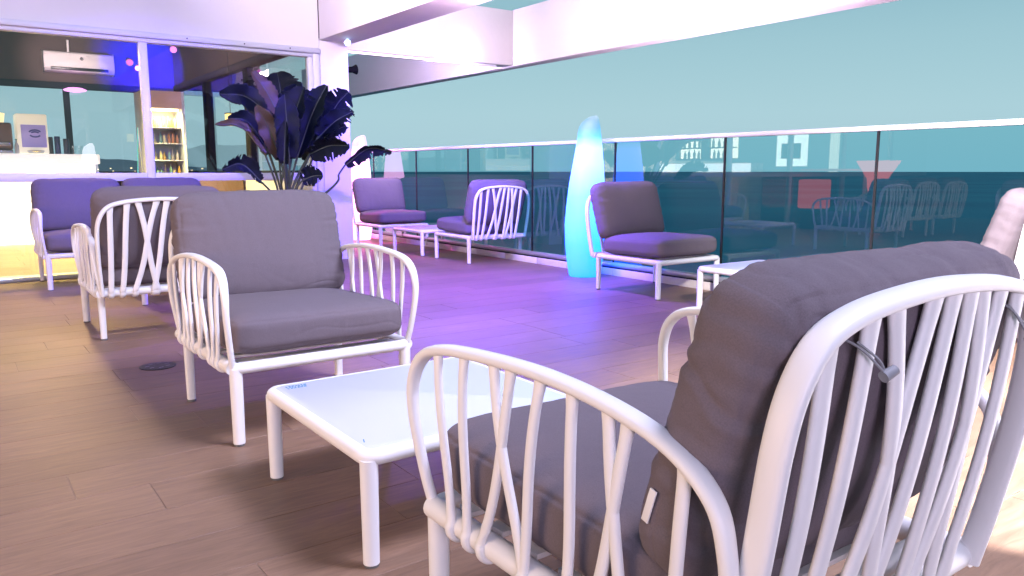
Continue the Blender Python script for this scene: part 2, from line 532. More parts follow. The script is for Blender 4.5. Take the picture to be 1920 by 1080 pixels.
# ------------------------------------------------------------------ bar building: glazed front, fascia, column, pergola beams
GY = 8.33
wall = empty('bar_pavilion', (1.5, GY, 0), 0, 'white bar pavilion with sliding glass front and windows on all sides', 'building')
LB(wall, 'top_frame', M_FRAME, -6.5, 3.435, GY, GY + .09, 2.225, 2.262, bevel=.004)
LB(wall, 'head_rail', M_FRAME, -6.5, 3.437, GY - .03, GY + .12, 2.264, 2.318, bevel=.006)
LB(wall, 'fascia', M_WALL, -6.5, 3.438, GY + .012, GY + .42, 2.32, 3.3)
for fx in (2.06, 2.62, 3.10):
    o_ = MB().cyl((0, -.004, 0), (0, 0, 0), .007, .007, 10).build('screw', M_MATT, wall); o_.location = (fx - 1.5, -.031, 2.292)
mulx = [-5.0, -3.35, -1.68, -0.03, 1.66]
for mx_ in mulx:
    LB(wall, 'mullion', M_FRAME, mx_ - .038, mx_ + .038, GY + .006, GY + .082, 0.045, 2.224, bevel=.005)
LB(wall, 'end_frame', M_FRAME, 3.31, 3.36, GY + .004, GY + .084, 0.045, 2.224, bevel=.005)
LB(wall, 'jamb', M_FRAME, 3.362, 3.436, GY - .014, GY + .11, 0.0, 2.263, bevel=.006)
xs = [-6.5] + mulx + [3.33]
for a, b in zip(xs[:-1], xs[1:]):
    pa, pb = a + .039, b - .039
    if b == 3.33: pb = 3.309
    LB(wall, 'window_pane', M_WINGLASS, pa, pb, GY + .04, GY + .046, 0.985, 2.224, smooth=False)
    LB(wall, 'mid_rail', M_FRAME, pa, pb, GY + .008, GY + .08, 0.905, 0.984, bevel=.005)
    LB(wall, 'window_pane', M_WINGLASS, pa, pb, GY + .04, GY + .046, 0.062, 0.904, smooth=False)
LB(wall, 'sliding_track', M_ALU, -6.5, 3.36, GY - .05, GY + .13, 0.001, 0.044, bevel=.004)
# other walls of the room
YB, XE = 14.7, 3.40
LB(wall, 'rear_wall', M_BROWN, -6.5, 4.9, YB, YB + .2, 2.42, 3.3)
LB(wall, 'rear_lower_wall', M_BROWN, -6.5, XE + .1, YB, YB + .2, 0, 0.93)
LB(wall, 'rear_header', M_DARKFR, -6.5, XE + .1, YB - .03, YB + .1, 2.32, 2.419, bevel=.004)
LB(wall, 'rear_sill', M_DARKFR, -6.5, XE, YB - .05, YB + .1, 0.93, 1.0, bevel=.004)
for x in (-5.2, -3.5, -1.8, -.05, 1.73, 2.80, 3.36):
    LB(wall, 'rear_mullion', M_DARKFR, x - .045, x + .045, YB + .0, YB + .08, 1.001, 2.319, bevel=.003)
bx_ = [-6.5, -5.2, -3.5, -1.8, -.05, 1.73, 2.80, 3.36]
for a, b in zip(bx_[:-1], bx_[1:]):
    LB(wall, 'rear_window_pane', M_WINGLASS, a + .046, b - .046, YB + .03, YB + .036, 1.001, 2.319, smooth=False)
LB(wall, 'side_header', M_DARKFR, XE - .04, XE + .08, GY + .14, YB - .06, 2.36, 2.46, bevel=.004)
LB(wall, 'side_upper_wall', M_BROWN, XE - .02, XE + .12, GY + .14, YB - .06, 2.462, 3.3)
LB(wall, 'side_sill', M_DARKFR, XE - .04, XE + .08, GY + .14, YB - .06, 0.95, 1.01, bevel=.004)
LB(wall, 'side_lower_wall', M_WALL, XE - .0, XE + .06, GY + .14, YB - .06, 0, 0.949)
ys = [GY + .20, 10.65, 11.05, 12.45, 13.05, YB - .1]
for y_ in (10.72, 12.75):
    LB(wall, 'side_mullion', M_DARKFR, XE - .03, XE + .07, y_ - .1, y_ + .1, 1.011, 2.359, bevel=.003)
for a, b in ((GY + .15, 10.62), (10.82, 12.65), (12.85, YB - .1)):
    LB(wall, 'side_window_pane', M_WINGLASS, XE + .01, XE + .016, a, b, 1.011, 2.359, smooth=False)
LB(wall, 'ceiling', M_CEIL, -6.5, XE + .1, GY + .43, YB + .2, 3.302, 3.42)
LB(wall, 'ceiling_beam', M_CEIL, -6.5, XE - .05, 11.6, 11.85, 3.05, 3.30, bevel=.006)

column = MB().box(-.165, .165, 0, .44, 0, 2.408).build('column', M_WALL, bevel=.006, loc=(3.607, GY - .004, 0))
tag(column, 'square white column at the corner of the bar front, behind the broad leaved plant', 'column')
def beam(name, x0, x1, y0, y1, z0, z1, label):
    o = MB().box(x0, x1, y0, y1, z0, z1).build(name, M_BEAM, bevel=.008)
    return tag(o, label, 'beam')
beam('pergola_beam', 3.446, 3.85, -4.5, GY + .01, 2.412, 3.16, 'long white pergola beam running from the top of the column towards the viewer')
beam('pergola_beam', 6.39, 6.60, -4.5, 16.5, 2.41, 3.14, 'outermost white pergola beam above the glass railing on the sea side')
beam('pergola_beam', 3.442, 6.389, 8.80, 9.04, 2.414, 3.13, 'short white cross beam joining the outer beam behind the column')
beam('pergola_beam', 3.852, 6.388, -1.6, -1.35, 2.41, 3.13, 'white cross beam near the right hand glass railing above and behind the viewer')

# LED strip on the underside of the cross beam
t = empty('led_strip', (5.0, 8.87, 2.40), 0, 'glowing pink white LED strip fixed under the cross beam right of the column', 'light strip')
MB().box(-1.28, 1.15, -.02, .02, -.012, .012).build('housing', M_FRAME, t, bevel=.002)
MB().box(-1.05, 0.55, -.026, -.021, -.011, .008).build('diffuser', emis('led_white', (1.0, .72, 1.0), 5.0), t, smooth=False)

# flood light housings (only the bay lamps are inside them)
def flood(loc, target, label, col=(1, .9, 1)):
    t = empty('flood_light', loc, 0, label, 'flood light')
    dv = (Vector(target) - Vector(loc)).normalized()
    t.rotation_euler = dv.to_track_quat('-Z', 'Y').to_euler()
    MB().box(-.16, .16, -.11, .11, .012, .07).build('housing', M_BLACK, t, bevel=.01)
    MB().box(-.14, .14, -.09, .09, .004, .0115).build('lens', emis('lens_glow', col, 2.0), t, smooth=False)
    MB().sweep([(-.17, 0, .03), (-.17, 0, .14), (.17, 0, .14), (.17, 0, .03)], (.008, .012), n=8).build('bracket', M_BLACK, t)
    return t


flood((4.02, 6.9, 2.62), (6.4, 8.6, 2.9), 'LED flood light behind the long beam aimed at the far bay corner')
flood((4.02, 4.4, 2.55), (6.4, 6.6, 2.8), 'LED flood light behind the long beam aimed at the outer beam')

# small black spot on the column's right side
t = empty('wall_spotlight', (3.773, 8.41, 2.13), 0, 'small black spotlight sticking out of the column side near its top', 'spotlight')
MB().cyl((0, 0, 0), (.095, 0, .008), .034, .034, 20).build('body', M_MATT, t)
MB().cyl((.09, 0, .008), (.13, 0, .012), .038, .056, 24).build('lamp_head', M_MATT, t)


def glow_spot(loc, tgt, col, label, s=12, r=.03):
    t = empty('spot_fitting', loc, 0, label, 'spotlight')
    dv = (Vector(tgt) - Vector(loc)).normalized()
    t.rotation_euler = dv.to_track_quat('-Z', 'Y').to_euler()
    MB().cyl((0, 0, 0), (0, 0, .09), r, r * .8, 20).build('body', M_FRAME, t)
    MB().cyl((0, 0, -.002), (0, 0, -.004), r * .85, r * .85, 20).build('lens', emis('glow', col, s), t)
    return t


glow_spot((3.66, 8.08, 2.372), (3.2, 7.3, 2.2), (.45, .7, 1.0), 'small glowing blue white spotlight under the long beam beside the column', 14, .035)

# ------------------------------------------------------------------ bar interior
# air conditioner
t = empty('air_conditioner', (1.93, YB - .005, 2.56), 0, 'white wall mounted air conditioner high on the brown wall inside the bar', 'air conditioner')
ac = MB()
prof = [(0, 0), (-.16, .02), (-.21, .07), (-.22, .16), (-.20, .30), (-.15, .325), (0, .325)]
vs = [(x, p[0], p[1]) for x in (-.50, .50) for p in prof]
n7 = len(prof)
ac.add(vs, [tuple(range(n7)), tuple(range(2 * n7 - 1, n7 - 1, -1))] + [(i, (i + 1) % n7, n7 + (i + 1) % n7, n7 + i) for i in range(n7)])
ac.build('casing', M_ACW, t, bevel=.012)
MB().box(-.41, .41, -.213, -.165, .038, .080).build('air_outlet', M_BLACK, t, bevel=.004)
MB().lathe([(.028, 0), (.028, .003)], n=20).build('emblem', M_STEEL, t).matrix_local = Matrix.Translation((.03, -.218, .22)) @ Matrix.Rotation(R(90), 4, 'X')
MB().cyl((-.13, -.05, .325), (-.13, -.05, .52), .02, .02, 10).build('pipe', M_ACW, t)

# bar counter
ct = empty('bar_counter', (0.0, 12.8, 0), 0, 'glowing white bar counter inside the pavilion behind the left window', 'counter')
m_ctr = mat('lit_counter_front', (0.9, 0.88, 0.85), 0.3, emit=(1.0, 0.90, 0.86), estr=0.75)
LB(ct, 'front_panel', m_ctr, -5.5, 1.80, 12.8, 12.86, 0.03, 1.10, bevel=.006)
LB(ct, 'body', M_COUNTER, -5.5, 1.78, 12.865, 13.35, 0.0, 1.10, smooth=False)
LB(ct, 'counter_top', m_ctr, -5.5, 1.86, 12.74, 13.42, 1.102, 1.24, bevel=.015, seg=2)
LB(ct, 'kick_light', emis('kick_glow', (1, .80, .26), 70.0), -5.4, 1.78, 12.77, 12.79, 0.004, 0.03, smooth=False)

# things on the counter: (x positions from the photo, at y 13.0)
t = empty('drink_dispenser', (1.06, 13.05, 1.241), 0, 'tall bright drink dispenser with a round blue emblem standing on the bar counter', 'dispenser')
MB().box(-.19, .19, -.15, .2, 0, .55).build('case', mat('dispenser_cream', (0.8, .76, .68), .3, emit=(1, .85, .6), estr=.55), t, bevel=.02, seg=2)
MB().box(-.135, .165, -.17, -.151, .09, .40).build('front_panel', mat('dispenser_violet', (.32, .27, .55), .3, emit=(.35, .28, .7), estr=.35), t, bevel=.006)
eb = MB()
for r0, th0, th1, zc in ((.07, 20, 170, .29), (.05, 30, 150, .275), (.065, 200, 340, .27)):
    eb.sweep([(.03 + r0 * math.cos(R(a)), -.176, zc + .55 * r0 * math.sin(R(a))) for a in range(th0, th1 + 1, 15)], (.010, .003), normal=(0, 0, 1), n=6)
eb.build('emblem', mat('emblem_blue', (.05, .05, .3), .4), t)
MB().lathe([(.09, 0), (.11, .03), (.1, .035)], n=24).build('drip_tray', M_STEEL, t, loc=(.02, -.22, .01))
MB().box(-.1, .13, -.165, -.155, .10, .17).build('grille', M_BLACK, t, bevel=.004)
t = empty('coffee_machine', (0.69, 13.0, 1.241), 0, 'brown and steel coffee machine at the left end of the bar counter', 'coffee machine')
MB().box(-.22, .13, -.15, .2, .05, .42).build('case', mat('coffee_brown', (.14, .09, .07), .3, var=.2), t, bevel=.03, seg=2)
MB().box(-.2, .1, -.17, -.151, .1, .16).build('group_head', M_STEEL, t, bevel=.01)
MB().lathe([(.07, .421), (.09, .55), (.03, .56)], c=(-.02, 0, 0), n=20).build('bean_hopper', mat('hopper', (.7, .55, .3), .2, emit=(1, .75, .4), estr=1.2), t)
MB().box(-.21, .12, -.2, .1, 0, .049).build('drip_tray', M_STEEL, t, bevel=.008)


def bottle(loc, h, r, m, cap, label):
    t = empty('bottle', loc, 0, label, 'bottle', 'bottles and tins on the bar counter')
    MB().lathe([(r * .9, 0), (r, .01), (r, h * .55), (r * .4, h * .75), (r * .35, h * .92), (r * .35, h * .93)], n=16).build('body', m, t)
    MB().lathe([(r * .42, h * .93), (r * .42, h)], n=12).build('cap', cap, t)
    return t


m_green = mat('green_plastic', (.02, .25, .12), .4)
bottle((.86, 12.9, 1.241), .20, .028, mat('clear_bottle', (.6, .6, .58), .2), m_green, 'small pale bottle with green cap on the bar counter')
for dx, lab, mm, h in ((1.27, 'dark tall tin right beside the drink dispenser', M_BLACK, .24), (1.36, 'second dark blue tin from the drink dispenser', mat('dark_blue_tin', (.01, .015, .09), .3), .25),
                       (1.47, 'third dark tin from the dispenser, with a pale band', mat('dark_tin', (.02, .02, .05), .3), .22)):
    t = MB().lathe([(.035, 0), (.038, .01), (.038, h - .01), (.034, h)], n=18).build('tin', mm, loc=(dx, 12.95, 1.241))
    tag(t, lab, 'tin', 'bottles and tins on the bar counter')
for i, dx in enumerate((1.56, 1.64)):
    t = MB().lathe([(.018, 0), (.026, .003), (.033, .12), (.031, .12), (.022, .008)], n=18, cap=False).build('drinking_glass', M_WINGLASS, loc=(dx, 12.9, 1.241))
    tag(t, ['clear drinking glass nearer the tins on the bar counter', 'clear drinking glass nearest the end of the bar counter'][i], 'glass')

# drinks fridge
fr = empty('drinks_fridge', (2.62, 12.0, 0), 0, 'tall lit drinks fridge with shelves of bottles behind the second window', 'fridge')
m_frg = mat('fridge_grey', (.45, .42, .42), .4)
LB(fr, 'case_side', m_frg, 2.33, 2.36, 12.0, 12.55, 0.05, 2.12, bevel=.004)
LB(fr, 'case_side', mat('fridge_white', (.75, .78, .85), .35), 2.85, 2.89, 12.0, 12.55, 0.05, 2.12, bevel=.004)
LB(fr, 'case_back', m_frg, 2.361, 2.849, 12.5, 12.55, 0.05, 2.12)
LB(fr, 'header_panel', mat('fridge_header', (.42, .27, .26), .4, emit=(.6, .35, .35), estr=.25), 2.361, 2.849, 11.99, 12.1, 1.88, 2.12, bevel=.004)
LB(fr, 'light_bar', emis('fridge_light', (1.0, .80, .42), 14.0), 2.40, 2.81, 12.04, 12.08, 1.845, 1.875, smooth=False)
LB(fr, 'base', M_BLACK, 2.361, 2.849, 12.0, 12.5, 0.05, .30)
lamp('fridge_inner', 'AREA', (2.6, 12.12, 1.84), (2.6, 12.35, 0.8), (1.0, .74, .34), 22, .4, .05)
bcols = [(.50, .30, .07), (.12, .22, .34), (.62, .56, .48), (.34, .13, .08), (.14, .26, .17), (.60, .52, .28)]
bmats = [mat('bottle_%s' % n, c, .25) for n, c in zip(('amber', 'blue', 'pale', 'red', 'green', 'yellow'), bcols)]
bmesh_cache = [MB().lathe([(.022, 0), (.024, .01), (.024, .12), (.010, .165), (.009, .2), (.0, .2)], n=12, cap=False).mesh('bottle', m) for m in bmats]
for si, sz in enumerate((.62, .93, 1.16, 1.40, 1.62)):
    LB(fr, 'shelf', M_FRAME, 2.362, 2.848, 12.08, 12.49, sz - .015, sz, bevel=.002)
    for k in range(8):
        me_ = bmesh_cache[(si * 2 + k // 2 + rnd.randint(0, 1)) % 6]
        t = bpy.data.objects.new('bottle', me_); COL.objects.link(t)
        t.location = (2.40 + k * .057, 12.14 + rnd.uniform(0, .12), sz); s = rnd.uniform(.60, .82); t.scale = (.85, .85, s)
        sh = ('lowest', 'second lowest', 'middle', 'second highest', 'top')[si]
        tag(t, 'upright drinks bottle in the row on the %s fridge shelf' % sh, 'bottle', 'bottles on the %s fridge shelf' % sh)

# low back counter right of the fridge, with sticks leaning beside the mullion
o = MB().box(-.85, .42, -.3, .3, 0, .97).build('side_cabinet', mat('cabinet_brown', (.20, .12, .09), .5, var=.2), bevel=.01, loc=(2.95, 11.3, 0))
tag(o, 'low brown cabinet inside the bar in front of the drinks fridge', 'cabinet')
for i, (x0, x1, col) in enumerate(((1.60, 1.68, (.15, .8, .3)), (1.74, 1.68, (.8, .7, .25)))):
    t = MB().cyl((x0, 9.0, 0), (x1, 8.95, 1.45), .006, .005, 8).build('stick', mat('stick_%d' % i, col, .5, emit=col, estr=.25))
    tag(t, ['thin green stick leaning inside the glass beside the thick mullion', 'thin yellow stick leaning inside the glass beside the thick mullion'][i], 'stick')

# yellow lamp deeper in the bar
t = empty('pendant_lamp', (3.28, 11.15, 1.62), 0, 'small square yellow lantern glowing behind the plant leaves', 'lamp')
MB().box(-.06, .06, -.06, .06, 0, .16).build('lamp_shade', emis('yellow_shade', (1.0, .72, .22), 2.6), t, bevel=.008)
MB().box(-.066, .066, -.066, .066, .161, .175).build('lamp_cap', M_BLACK, t, bevel=.004)
MB().cyl((0, 0, .175), (0, 0, 1.68), .004, .004, 8).build('cable', M_BLACK, t)

# pink spotlights under the bar ceiling
for (loc, lab, s, r) in (((1.785, 9.3, 2.09), 'brightest pink white spotlight, glaring beside the window mullion', 14, .026),
                      ((2.428, 13.2, 2.625), 'dim red pink spotlight between the air conditioner and the mullion', 1.4, .055),
                      ((2.855, 12.3, 2.74), 'pink spotlight on the bar ceiling right of the mullion', 2.6, .05)):
    glow_spot(loc, (loc[0] - .15, loc[1] - 1, loc[2] - .35), (1.0, .18, .75), lab, s, r)
t = empty('ceiling_lamp', (1.83, YB - .22, 2.25), 0, 'flat oval pink lamp under the dark window header below the air conditioner', 'lamp')
MB().lathe([(.02, .0), (.15, .02), (.17, .04), (.10, .07)], n=28).build('diffuser', emis('pink_glow', (1.0, .35, .95), 2.2), t)
MB().cyl((0, 0, .071), (0, .2, .10), .012, .012, 10).build('bracket', M_BLACK, t)

# lit shelves and counter along the west side of the bar (seen as a reflection in the railing glass)
sh = empty('back_bar', (-3.3, 11.5, 0), 0, 'lit back bar of bottles whose reflection glows in the railing glass', 'shelving')
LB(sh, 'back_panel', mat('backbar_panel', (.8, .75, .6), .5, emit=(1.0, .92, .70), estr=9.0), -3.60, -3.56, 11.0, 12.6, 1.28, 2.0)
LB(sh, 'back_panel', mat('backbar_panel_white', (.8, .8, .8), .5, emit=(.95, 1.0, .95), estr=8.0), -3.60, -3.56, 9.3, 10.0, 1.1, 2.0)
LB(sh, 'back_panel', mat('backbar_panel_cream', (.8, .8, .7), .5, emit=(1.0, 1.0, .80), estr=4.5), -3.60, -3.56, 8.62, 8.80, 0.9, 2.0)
for z_ in (1.28, 1.52, 1.76):
    LB(sh, 'shelf', M_DARKFR, -3.559, -3.25, 11.0, 12.6, z_ - .02, z_)
LB(sh, 'screen', M_BLACK, -3.40, -3.36, 9.32, 9.75, 1.25, 1.55, bevel=.005)
LB(sh, 'divider', M_DARKFR, -3.559, -3.3, 11.72, 11.78, 1.281, 2.0)
LB(sh, 'cabinet', M_BROWN, -3.555, -3.1, 8.6, 13.0, .0, 0.9)
ct2 = empty('service_counter', (-2.6, 11.6, 0), 0, 'white lit service counter mirrored in the railing glass right of the cyan lamp', 'counter')
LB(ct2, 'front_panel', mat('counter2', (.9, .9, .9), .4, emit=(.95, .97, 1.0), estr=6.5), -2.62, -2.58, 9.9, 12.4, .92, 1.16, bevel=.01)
LB(ct2, 'body', M_COUNTER, -3.0, -2.621, 9.9, 12.4, 0, 1.16)
for j, z_ in enumerate((1.28, 1.52, 1.76)):
    for k in range(11):
        y_ = 11.08 + k * .14 + rnd.uniform(-.02, .02)
        if abs(y_ - 11.75) < .06: continue
        t = bpy.data.objects.new('bottle', bmesh_cache[rnd.randrange(6)]); COL.objects.link(t)
        t.location = (-3.40, y_, z_ + .001); t.scale = (1.3, 1.3, rnd.uniform(.85, 1.05))
        lv = ('lower', 'middle', 'upper')[j]
        tag(t, 'liquor bottle in the row on the %s back bar shelf' % lv, 'bottle', 'bottles on the %s back bar shelf' % lv)


# ------------------------------------------------------------------ furniture
def panel_pt(s, h, off=0.0):
    """back panel surface: s across, h height above the rail, off outwards"""
    t = max(h, 0.0) / 0.58
    return Vector((s, -0.425 - 0.080 * t - 0.012 * math.sin(math.pi * min(t, 1)) - off, 0.285 + h))


def arm_pt(side, y, z, bow=0.0):
    # the arm leans outwards a little in the middle
    k = max(0.0, min(1.0, (z - 0.28) / 0.38))
    return Vector((side * (0.352 + 0.028 * math.sin(math.pi * k * 0.75) + bow), y, z))


BACK = [  # slats of a back: (top, bottom) as a fraction of the width, seen from behind left to right
    (0.085, 0.065), (0.22, 0.155), (0.30, 0.43), (0.455, 0.255), (0.535, 0.405), (0.61, 0.56), (0.665, 0.715), (0.76, 0.60), (0.85, 0.79)]
ARM = [  # slats of an arm, local y from the front backwards: (top, middle, bottom)
    (0.288, 0.262, 0.238), (0.192, 0.186, 0.180), (0.095, 0.050, -0.002), (0.040, 0.065, 0.128), (-0.045, -0.022, -0.006),
    (-0.125, -0.130, -0.118), (-0.208, -0.232, -0.250), (-0.254, -0.225, -0.178), (-0.365, -0.355, -0.335)]


def arc_path(which, n=8):
    return catmull(which, n)


CACHE = {}


def get_mesh(key, fn):
    if key not in CACHE: CACHE[key] = fn()
    return CACHE[key]


def ob(name, me, parent):
    o = bpy.data.objects.new(name, me); COL.objects.link(o); o.parent = parent
    return o


def build_back(root, cx=0.0, hw=0.345):
    key = 'back%.2f%.2f' % (cx, hw)

    def arch2():
        tops = [(-hw, -0.005), (-hw - .008, .10), (-hw - .014, .25), (-hw - .012, .38), (-hw + .006, .455), (-hw + .045, .507), (-hw + .105, .532), (-hw + .20, .546), (0, .553)]
        tops = tops + [(-q, h) for q, h in tops[-2::-1]]
        pts = catmull([panel_pt(q, h) + Vector((cx, 0, 0)) for q, h in tops], 6)
        return MB().sweep(pts, (.021, .0115), normal=(0, 1, .16), n=16, power=2.8).mesh('back_rail', M_WHITE)

    b = ob('backrest', get_mesh(key, arch2), root)
    yb = -.412

    def rail_():
        return MB().sweep([(cx - hw - .004, yb, .290), (cx + hw + .004, yb, .290)], (.024, .024), n=16).mesh('bottom_rail', M_WHITE)
    ob('bottom_rail', get_mesh(key + 'r', rail_), b)
    for i, (a, c) in enumerate(BACK):
        def sl(a=a, c=c):
            s0 = -hw + 2 * hw * a; s1 = -hw + 2 * hw * c
            sa = abs(2 * a - 1)
            htop = .551 - .012 * sa - (.030 if sa > .8 else 0) - (.008 if .6 < sa < .8 else 0)
            pts = []
            for j in range(9):
                u = j / 8
                uu = u + 0.05 * math.sin(2 * math.pi * u)
                pts.append(panel_pt(s0 + (s1 - s0) * uu, htop * (1 - u) + .02 * u, .004 + .006 * math.sin(math.pi * u) + .012 * u ** 5) + Vector((cx, 0, 0)))
            xe = pts[-1].x
            rr_ = .024 + .0035
            for ang in (10, -25, -60, -95, -125):
                pts.append(Vector((xe, yb - rr_ * math.cos(R(ang)), .290 + rr_ * math.sin(R(ang)))))
            pts = catmull(pts, 3)
            N = len(pts); rad = []
            for k in range(N):
                u = k / (N - 1)
                rad.append((.0085 - .004 * max(0, (u - .85) / .15), .0158 + .003 * math.exp(-((1 - u) / .12) ** 2) + .004 * math.exp(-(u / .035) ** 2)))
            nrm = [Vector((0, -1, 0)) if p.z > .325 else Vector((0, p.y - yb, p.z - .290)).normalized() for p in pts]
            return MB().sweep(pts, rad, normal=nrm, n=18, power=2.2).mesh('slat', M_WHITE)
        ob('slat', get_mesh(key + 's%d' % i, sl), b)
    return b


def build_arm(root, side, cx=0.0):
    key = 'arm%d' % side

    def loop():
        p = [(.340, .275), (.362, .36), (.382, .48), (.383, .555), (.352, .615), (.28, .648), (.12, .664), (-.06, .668), (-.22, .655), (-.34, .628),
             (-.415, .580), (-.440, .515), (-.442, .44), (-.432, .34), (-.422, .280)]
        pts = catmull([arm_pt(side, y, z) for y, z in p], 6)
        N = len(pts)
        rad = []
        for i in range(N):
            u = i / (N - 1)
            k = math.exp(-((u - .5) / .28) ** 4)
            rad.append((.011 + .008 * k, .0125 - .0015 * k))
        return MB().sweep(pts, rad, normal=(1, 0, 0), n=16, power=2.4).mesh('armrest', M_WHITE)

    a = ob('armrest', get_mesh(key, loop), root); a.location.x = cx

    def rail_():
        return MB().sweep([(side * .355, .350, .290), (side * .355, -.43, .290)], (.0245, .0245), n=16).mesh('arm_rail', M_WHITE)
    ob('arm_rail', get_mesh(key + 'r', rail_), a)
    for i, (t0, t1, t2) in enumerate(ARM):
        def sl(t0=t0, t1=t1, t2=t2):
            ztop = .664 - .20 * max(0, abs(t0) - .14) ** 1.25 - (.35 * max(0, -t0 - .33))
            pts = []
            for j in range(9):
                u = j / 8
                y = (1 - u) ** 2 * t0 + 2 * u * (1 - u) * (2 * t1 - .5 * (t0 + t2)) + u * u * t2
                z = ztop * (1 - u) + .305 * u
                q = arm_pt(side, y, z)
                q.x += side * (.022 * u ** 4)
                pts.append(q)
            l = pts[-1]; rr_ = .0245 + .0035
            for ang in (5, -30, -65, -100, -125):
                pts.append(Vector((side * (.355 + rr_ * math.cos(R(ang))), l.y, .290 + rr_ * math.sin(R(ang)))))
            pts = catmull(pts, 3); N = len(pts)
            rad = []
            for k in range(N):
                u = k / (N - 1)
                rad.append((.0078 - .003 * max(0, (u - .85) / .15), .0108 + .0035 * math.exp(-((1 - u) / .12) ** 2) + .004 * math.exp(-(u / .04) ** 2)))
            nrm = [Vector((side, 0, 0)) if p.z > .325 else Vector((p.x - side * .355, 0, p.z - .290)).normalized() for p in pts]
            return MB().sweep(pts, rad, normal=nrm, n=18, power=2.2).mesh('slat', M_WHITE)
        ob('slat', get_mesh(key + 's%d' % i, sl), a)
    return a


FOLDS = [(-.165, .15, .0022), (-.085, -.25, .0036), (-.01, .30, .0020), (.065, -.12, .0042), (.125, .22, .0026), (.175, -.2, .0020)]


def cushion_mesh(name, hx, hy, hz, n=44, seed=0, wrinkle=1.0, nx=7.0, nz=3.0, crown=.12, back=False):
    """box cushion: half sizes hx, hy (plan) and hz (thickness along z)"""
    bm = bmesh.new()
    bmesh.ops.create_cube(bm, size=2)
    bmesh.ops.subdivide_edges(bm, edges=bm.edges[:], cuts=n, use_grid_fill=True)
    me = bpy.data.meshes.new(name); bm.to_mesh(me); bm.free()
    N = len(me.vertices)
    co = np.empty(N * 3); me.vertices.foreach_get('co', co); co = co.reshape(-1, 3)
    sgn = np.sign(co)
    co = sgn * (1 - (1 - np.abs(co)) ** 1.25)         # more vertices towards the edges
    x, y, z = np.abs(co).T
    Nn = ((x ** nx + y ** nx) ** (nz / nx) + z ** nz) ** (1 / nz)
    p = co / Nn[:, None]
    X, Y, Z = p.T
    ed = np.maximum(np.abs(X), np.abs(Y))
    Zs = Z * (1 + crown * (1 - X ** 2) * (1 - Y ** 2))
    q = np.stack([X * hx, Y * hy, Zs * hz], 1)
    # outward direction
    g = np.stack([np.sign(X) * np.abs(X) ** 5, np.sign(Y) * np.abs(Y) ** 5, np.sign(Z) * np.abs(Z) ** 2 * 1.2], 1)
    g /= np.linalg.norm(g, axis=1)[:, None] + 1e-6
    dsp = np.zeros(N)
    for i in range(N):
        v = Vector(q[i]) + Vector((seed * 3.7, seed * 1.3, 0))
        e = ed[i]
        # drape folds running down the face
        if back and abs(Z[i]) > .5:
            dr = noise.noise(Vector((q[i][0] * 11 + seed * 2.3, q[i][1] * 2.2, 4.0)))
            a_d = .0035 * max(0, 1 - abs(dr) / .16) * (0.4 + .6 * max(0, q[i][1] / hy))
        else: a_d = 0
        # soft large lumps
        a = 0.006 * noise.noise(v * 4.0) - a_d
        # puckers running in from the sewn edges
        if abs(X[i]) > abs(Y[i]): u, t = q[i][1], abs(X[i])
        else: u, t = q[i][0], abs(Y[i])
        f = noise.noise(Vector((u * 34, seed * 9.1 + (1 if X[i] > 0 else 0) * 5, q[i][2] * 7)))
        f2 = noise.noise(Vector((u * 16, seed * 4.1, q[i][2] * 4 + 3)))
        band = max(0.0, (t - .62) / .38) ** 1.3
        a += band * (0.0040 * (1 - abs(f)) * 1.0 + 0.0035 * f2) * wrinkle
        if back and abs(X[i]) > .55:
            sd = 1 if X[i] > 0 else -1
            fade = min(1, (abs(X[i]) - .55) / .35) ** 1.5
            for y0, sl, dp in FOLDS:
                yy = q[i][1] - y0 * (1 if sd < 0 else .8) - sl * q[i][2] + .012 * math.sin(q[i][2] * 40 + y0 * 90)
                a += fade * dp * (math.exp(-(yy / .012) ** 2) - 1.15 * math.exp(-((yy - .016) / .007) ** 2))
        # sharp creases
        c = noise.noise(v * 5 + Vector((11, 3, 7))); c2 = 1 - min(1, abs(noise.noise(Vector((v.x * 3.2 + c * .8, v.y * 9 + c, v.z * 9 + 5)))) / .10)
        if c2 > 0: a -= 0.0022 * c2 * c2 * wrinkle * (0.35 + .65 * max(0, min(1, (e - .45) / .4)))
        # seams of the gusset
        if e > .93:
            for zs in (-.60, .60):
                a -= 0.0022 * math.exp(-((Z[i] - zs) / .05) ** 2) * min(1, (e - .93) / .03)
        dsp[i] = a
    q = q + g * dsp[:, None]
    me.vertices.foreach_set('co', q.reshape(-1))
    me.materials.append(M_FABRIC)
    me.polygons.foreach_set('use_smooth', [True] * len(me.polygons))
    me.update()
    return me


def leg_mesh(r=.0235, h=.29, flat=False):
    if flat: m = MB().sweep([(0, 0, .010), (0, 0, h)], [(.017, .017), (.020, .019)], n=16, power=3.6)
    else: m = MB().sweep([(0, 0, .008), (0, 0, h * .9), (0, 0, h)], [(r * .90, r * .90), (r, r), (r, r)], n=20)
    return m.mesh('leg', M_WHITE)


def foot_mesh(): return MB().cyl((0, 0, 0), (0, 0, .010), .019, .0195, 16).mesh('foot', M_FOOT)


def corner_loop(hx, hy, r, z, n=6):
    pts = []
    for cx, cy, a0 in ((hx - r, hy - r, 0), (-hx + r, hy - r, 90), (-hx + r, -hy + r, 180), (hx - r, -hy + r, 270)):
        for k in range(n + 1):
            a = R(a0 + 90 * k / n)
            pts.append((cx + r * math.cos(a), cy + r * math.sin(a), z))
    return pts


